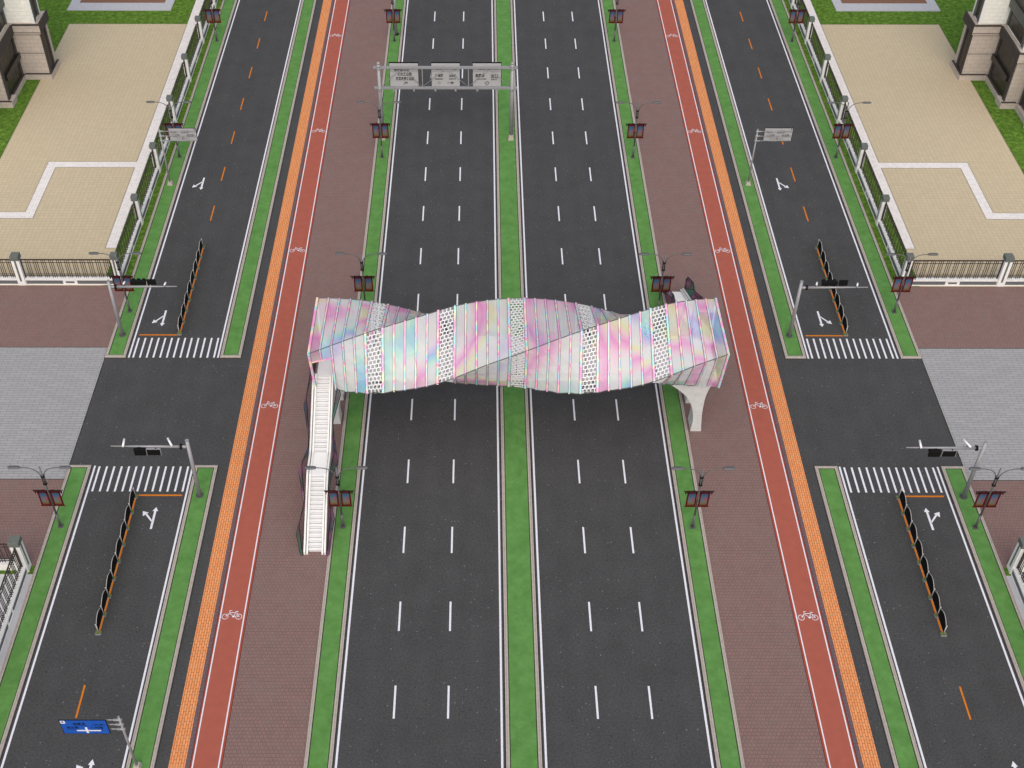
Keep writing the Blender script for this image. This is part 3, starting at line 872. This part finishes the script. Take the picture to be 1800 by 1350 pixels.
for bi, (a, b) in enumerate(((-13.63,-10.35),(-8.83,-5.57),(-4.08,-.82))):
    m = MB(); m.box(a+ox, b+ox, .16, .22, 7.1, 10.0); bd = m.build("sign_board", M['signgrey'], g)
    m = MB(); m.box(a+ox-.06, b+ox+.06, .225, .27, 7.04, 10.14); m.build("sign_face", M['ink'], bd)
    u = a+ox; yt = .152; ink = M['ink']
    B = dict(bold=.022)
    if bi == 0:
        text("长安街以北", 1.75, .42, ink, bd, u+.5, yt, 9.0, **B); text("新区政府工业园", 2.05, .46, ink, bd, u+.7, yt, 7.84, **B)
        text("城北工业园", 1.6, .46, ink, bd, u+.9, yt, 8.42, **B); text("↗", .48, .36, ink, bd, u+1.5, yt, 7.3)
    elif bi == 1:
        text("金凤路", .7, .24, M['steeldark'], bd, u+.5, yt, 9.15); text("北环", .6, .34, M['steeldark'], bd, u+2.3, yt, 9.08)
        text("广州路", 1.0, .42, ink, bd, u+.4, yt, 8.25, **B); text("GUANGZHOU", .9, .2, ink, bd, u+.4, yt, 7.92, **B)
        text("北京路", .85, .36, ink, bd, u+2.0, yt, 8.25, **B); text("BEIJING", .8, .2, ink, bd, u+2.0, yt, 7.92, **B)
        text("⇧", .42, .4, M['steeldark'], bd, u+.65, yt, 7.35); text("➔", .8, .3, ink, bd, u+1.8, yt, 7.38)
    else:
        text("金凤路与广州路", 1.4, .24, ink, bd, u+.6, yt, 9.18, **B); text("机场", .5, .24, M['steeldark'], bd, u+2.4, yt, 9.15)
        text("丽景街", 1.05, .44, ink, bd, u+.3, yt, 8.25, **B); text("LIJING STREET", 1.2, .2, ink, bd, u+.4, yt, 7.9, **B)
        text("出口", .8, .5, ink, bd, u+2.1, yt, 8.15, **B); text("⇧", .6, .52, ink, bd, u+1.35, yt, 7.25); text("EXIT", .7, .2, ink, bd, u+2.15, yt, 7.88, **B)
    m = MB(); m.box(u+.05, u+(b-a)-.05, .154, .158, 8.98, 9.0); m.build("divider", M['steeldark'], bd)

# ------------------------------------------------------------------ central barriers
def barrier(s, y0, label):
    """row of nine posts and eight arched panels running north from y0"""
    r = empty("road_barrier", (s*32.93, y0, 0), 0, label, "road barrier", "black arched barriers down the side roads")
    D = 1.76
    for i in range(9):
        y = i*D
        m = MB(); m.cyl(0,y,.14,1.08,.045,n=10); m.cyl(0,y,1.08,1.16,.06,n=10); m.build("post", M['post'], r)
        m = MB(); m.box(-.27,.27,y-.17,y+.17,.0,.12); b = m.build("base", M['baseblk'], r, bevel=.02)
        for e in (-1, 1): m = MB(); m.box(e*.07,e*.2,y-.1,y+.12,.12,.17); m.build("reflector", M['olive'], b)
        m = MB(); m.box(-.22,.22,y-.21,y-.175,.02,.1); m.build("edge_plate", M['steel'], b)
    for i in range(8):
        ya = i*D+.05; L = D-.1; zt = lambda t: .98+.44*math.sin(math.pi*t)**.8 if 0 < t < 1 else .98
        m = MB(); n = 24
        for q in range(1, n):
            t = q/n; m.box(-.018, .018, ya+L*t-.028, ya+L*t+.028, .22, zt(t))
        for z in (.45, .68, .92):
            m.box(-.02, .02, ya, ya+L, z-.02, z+.02)
        p = m.build("panel", M['black'], r)
        m = MB(); m.tube([(0, ya+L*q/14, zt(q/14)) for q in range(15)], .026, 6); m.build("top_rail", M['post'], p)
        m = MB()
        for q in range(8): m.box(-.03, .03, ya+L*(q+.3)/8, ya+L*(q+.7)/8, .16, .21)
        m.build("bottom_rail", M['post'], p)
    return r
barrier(-1, -24.18, "black arched barrier on the orange line of the near left side road")
barrier(-1, 11.2, "black arched barrier on the orange line of the far left side road")
barrier(1, -24.18, "black arched barrier on the orange line of the near right side road")
barrier(1, 11.2, "black arched barrier on the far right side road, crossed by the signal arm")

# ------------------------------------------------------------------ fences
def fence(o, F, us, length, label, P=.8, lead=None):
    """F(u, w, z) -> local point; u runs along the fence, w towards the street; us = pillar starts"""
    r = empty("fence", o, 0, label, "fence", "white walled fences with iron railings")
    def bx(mb, u0, u1, w0, w1, z0, z1):
        v = [F(u0,w0,z0),F(u1,w0,z0),F(u1,w1,z0),F(u0,w1,z0),F(u0,w0,z1),F(u1,w0,z1),F(u1,w1,z1),F(u0,w1,z1)]
        mb.add(v, [(0,3,2,1),(4,5,6,7),(0,1,5,4),(1,2,6,5),(2,3,7,6),(3,0,4,7)])
    for u in us:
        m = MB(); bx(m, u, u+P, -P, 0, 0, 3.2); p = m.build("pillar", M['fencewhite'], r, bevel=.015)
        m = MB(); bx(m, u-.04, u+P+.04, -P-.04, .04, 3.2, 3.72); m.build("cap", M['cap'], p, bevel=.03)
        m = MB()
        bx(m, u+.3, u+.5, 0, .012, .55, 3.2); bx(m, u+.3, u+.5, -P-.012, -P, .55, 3.2)
        bx(m, u-.012, u, -.5, -.3, .55, 3.2); bx(m, u+P, u+P+.012, -.5, -.3, .55, 3.2)
        m.build("inlay", M['cap'], p)
    ends = ([] if lead is None else [lead-P])+list(us)+[length]
    for i in range(len(ends)-1):
        a = ends[i]+P; b = ends[i+1]
        if b-a < .5: continue
        m = MB(); bx(m, a, b, -.62 if P > .7 else -.5, -.14, 0, .62); bx(m, a, b, -.68 if P > .7 else -.54, -.08 if P > .7 else -.12, .62, .78); bx(m, a, b, -.16, -.1, 0, .1)
        w = m.build("wall", M['fencewhite'], r)
        m = MB(); mid = (a+b)/2
        for (c, d) in ((a+.05, mid-.75), (mid-.45, mid+.45), (mid+.75, b-.05)): bx(m, c, d, -.14, -.125, .13 if d-c > 1 else .22, .56 if d-c > 1 else .46)
        m.build("wall_panel", M['granite'], w)
        m = MB(); t = .026; wc = -.38
        bx(m, a, b, wc-.04, wc+.04, 3.02, 3.14)
        for z in (2.72, 1.22, .98): bx(m, a, b, wc-t, wc+t, z-t, z+t)
        bx(m, a, a+.1, wc-.05, wc+.05, .78, 3.02); bx(m, b-.1, b, wc-.05, wc+.05, .78, 3.02)
        u = a+.25
        while u < b-.15:
            for k in ((0, .2, .4) if P > .7 else (0, .3)):
                if u+k < b-.12: bx(m, u+k-t, u+k+t, wc-t, wc+t, .78, 3.02)
            u += .8
        m.build("railing", M['iron'], r)
    return r
for s, side in ((-1, "left"), (1, "right")):
    fence((s*40.2, 19.0, 0), lambda u, w, z, s=s: (-s*w, u, z), [0, 10.3, 20.5, 30.9, 41.0, 51.1, 61.3, 71.5], 81,
          f"long fence with grey capped pillars along the far {side} side road", P=.64)
    fence((s*41.0, 18.8, 0), lambda u, w, z, s=s: (s*u, -w, z), [9.15, 19.3, 29.5], 38, f"fence in front of the {side} beige plaza behind the brown paving", lead=0)
    fence((s*39.95, -18.2, 0), lambda u, w, z, s=s: (-s*w, -u, z) if True else None, [-.75, 9.4, 19.6], 30, f"fence running out of the lower {side} edge of the picture along the side road")
    fence((s*40.75, -17.45, 0), lambda u, w, z, s=s: (s*u, w, z), [9.4, 19.6], 30, f"back fence behind the corner pillar at the lower {side} picture edge", lead=0)
# ------------------------------------------------------------------ planters beyond the plazas
for s, side in ((-1, "left"), (1, "right")):
    r = empty("raised_bed", (s*53.6, 86, 0), 0, f"pale granite framed bed with a brown timber top at the upper {side}", "raised bed")
    m = MB(); x0, x1, y0, y1 = -7.25, 7.25, -6.5, 8; w = 1.25
    m.box(x0, x1, y0, y0+2.2, 0, .1); m.box(x0, x1, y1-2.2, y1, 0, .1); m.box(x0, x0+w, y0+2.2, y1-2.2, 0, .1); m.box(x1-w, x1, y0+2.2, y1-2.2, 0, .1)
    m.build("frame", M['planter'], r)
    m = MB(); m.box(x0+w, x1-w, y0+2.2, y1-2.2, 0, .06); m.build("timber_top", M['timber'], r)

# ------------------------------------------------------------------ buildings
def building(s, side):
    r = empty("building", (s*60, 60, 0), 0, f"pale stone building with dark trim at the upper {side} corner of the picture", "building")
    ox, oy = 60, 60
    def bx(mb, x0, x1, y0, y1, z0, z1): mb.box(s*(x0-ox), s*(x1-ox), y0-oy, y1-oy, z0, z1)
    # stepped plan given by its |x| from outside in: block A nearest the street, then B, then C
    A = (58.3, 61.7, 60.9, 64.3); B = (61.7, 63.4, 54.0, 64.3); Cc = (63.4, 80, 49.5, 64.3)
    H = 7.0
    m = MB()
    for (a, b, c, d) in (A, B, Cc): bx(m, a, b, c, d, .0, H)
    m.build("podium_wall", M['stone'], r)
    # plinth
    m = MB()
    bx(m, 58.03, 61.4, 60.6, 60.9, 0, .72); bx(m, 58.0, 58.3, 60.9, 64.5, 0, .72)
    bx(m, 61.38, 61.7, 55.6, 60.6, 0, .72); bx(m, 61.14, 61.7, 53.68, 55.6, 0, .78); bx(m, 61.7, 63.0, 53.68, 54.0, 0, .78); bx(m, 63.0, 63.4, 49.2, 53.7, 0, .72)
    bx(m, 62.7, 63.4, 47.6, 49.5, 0, .78); bx(m, 63.4, 80, 47.6, 49.5, 0, .78)
    m.build("plinth", M['stone'], r)
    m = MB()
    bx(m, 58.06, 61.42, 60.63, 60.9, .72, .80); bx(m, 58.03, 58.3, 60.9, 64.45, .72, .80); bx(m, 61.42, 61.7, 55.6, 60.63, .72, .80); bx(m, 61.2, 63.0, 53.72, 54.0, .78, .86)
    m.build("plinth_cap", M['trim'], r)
    # cornice of the podium: pale fascia towards the camera, top edge and street side darkened as painted shade
    m = MB()
    bx(m, 58.0, 61.4, 60.6, 64.5, 6.35, 7.5); bx(m, 61.4, 63.4, 53.6, 64.5, 6.35, 7.5); bx(m, 63.4, 80, 49.2, 64.5, 6.35, 7.5)
    m.build("cornice", M['stone'], r)
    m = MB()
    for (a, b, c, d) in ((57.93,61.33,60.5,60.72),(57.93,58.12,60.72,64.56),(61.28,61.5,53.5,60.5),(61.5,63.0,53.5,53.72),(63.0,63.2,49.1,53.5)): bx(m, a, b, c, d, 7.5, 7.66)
    for (a, b, c, d) in ((57.95,58.0,60.62,64.5),(61.33,61.4,53.62,60.6)): bx(m, a, b, c, d, 6.4, 7.5)  # dark strips: painted shade over the cornice's street side
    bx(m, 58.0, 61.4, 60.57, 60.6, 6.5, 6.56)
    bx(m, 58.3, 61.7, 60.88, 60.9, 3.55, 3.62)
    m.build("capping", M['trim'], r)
    # upper storeys
    m = MB()
    bx(m, 58.75, 62.1, 61.3, 64.2, 7.5, 24); bx(m, 62.1, 80, 54.6, 64.2, 7.5, 24)
    m.build("upper_wall", M['stonewhite'], r)
    m = MB(); bx(m, 58.72, 62.1, 61.27, 61.3, 9.1, 9.16); bx(m, 58.72, 62.1, 61.27, 61.3, 11.0, 11.06)
    bx(m, 58.6, 59.0, 61.15, 61.3, 7.5, 24); m.build("corner_pier", M['fencewhite'], r)
    m = MB(); bx(m, 58.6, 80, 61.1, 64.3, 24, 24.6); bx(m, 61.9, 80, 54.4, 61.1, 24, 24.6); m.build("roof", M['trimgrey'], r)
    # windows in the street side
    def window(y0, y1, z0, z1, xf, frame):
        m = MB(); bx(m, xf-.02, xf+.1, y0, y1, z0, z1); w = m.build("window", M['windowdark'], r)
        m = MB()
        n = 4; 
        for q in range(1, n): yy = y0+(y1-y0)*q/n; bx(m, xf-.045, xf-.022, yy-.02, yy+.02, z0+.5, z1-.4)
        nz = max(3, int((z1-z0)/.8))
        for q in range(1, nz): zz = z0+(z1-z0)*q/nz; bx(m, xf-.045, xf-.024, y0+.2, y1-.2, zz-.02, zz+.02)
        m.build("lattice", M['bronze'], w)
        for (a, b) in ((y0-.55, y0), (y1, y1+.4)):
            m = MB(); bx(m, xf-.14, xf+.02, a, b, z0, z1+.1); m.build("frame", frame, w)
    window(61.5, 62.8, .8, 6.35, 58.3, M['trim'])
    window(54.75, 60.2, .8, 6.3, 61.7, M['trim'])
    window(61.9, 63.1, 7.66, 22, 58.75, M['trimgrey'])
    window(55.4, 60.6, 7.66, 22, 62.1, M['trimgrey'])
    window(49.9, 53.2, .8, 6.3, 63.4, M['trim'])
    m = MB(); bx(m, 61.35, 61.7, 55.0, 60.75, 3.05, 3.75); m.build("spandrel", M['windowdark'], r)
    m = MB(); bx(m, 61.7, 62.1, 54.3, 61.2, 9.9, 10.8); m.build("balcony_band", M['trimgrey'], r)
    return r
building(-1, "left"); building(1, "right")

# ------------------------------------------------------------------ light
w = bpy.data.worlds.new("World"); scene.world = w; w.use_nodes = True
nt = w.node_tree; bg = nt.nodes["Background"]; sky = nt.nodes.new("ShaderNodeTexSky")
sky.sky_type = 'NISHITA'; sky.sun_disc = False; sky.sun_elevation = R(47); sky.sun_rotation = R(180)
sky.air_density = .6; sky.dust_density = 4; sky.ozone_density = .3; sky.altitude = 0
nt.links.new(sky.outputs[0], bg.inputs[0]); bg.inputs[1].default_value = .12
sl = bpy.data.lights.new("sun", 'SUN'); sl.energy = 1.5; sl.angle = R(150); sl.color = (.985, .99, .95)
so = bpy.data.objects.new("sun", sl); COL.objects.link(so)
so.rotation_euler = (R(43), 0, 0)      # light comes from behind the camera, 47 degrees up

# ------------------------------------------------------------------ camera
cam = bpy.data.cameras.new("camera"); co = bpy.data.objects.new("camera", cam); COL.objects.link(co)
f_px, W = 2153.54, 1800
cam.sensor_fit = 'HORIZONTAL'; cam.sensor_width = 36; cam.lens = f_px/W*36
cam.shift_x = (900-840.01)/W; cam.shift_y = 0
cam.clip_start = .5; cam.clip_end = 4000
pit, yaw, roll = .7604, -.00235, .00027
cp, sp = math.cos(pit), math.sin(pit)
fwd = Vector((math.sin(yaw)*cp, math.cos(yaw)*cp, -sp)); right = Vector((math.cos(yaw), -math.sin(yaw), 0)); down = fwd.cross(right)
r2 = right*math.cos(roll)+down*math.sin(roll); d2 = -right*math.sin(roll)+down*math.cos(roll)
co.matrix_world = Matrix(((r2.x, -d2.x, -fwd.x, -3.2), (r2.y, -d2.y, -fwd.y, -80), (r2.z, -d2.z, -fwd.z, 80), (0,0,0,1)))
scene.camera = co
scene.view_settings.view_transform = 'Standard'; scene.view_settings.look = 'None'
scene.view_settings.gamma = 1; scene.view_settings.exposure = 0.25
scene.cycles.transparent_max_bounces = 16
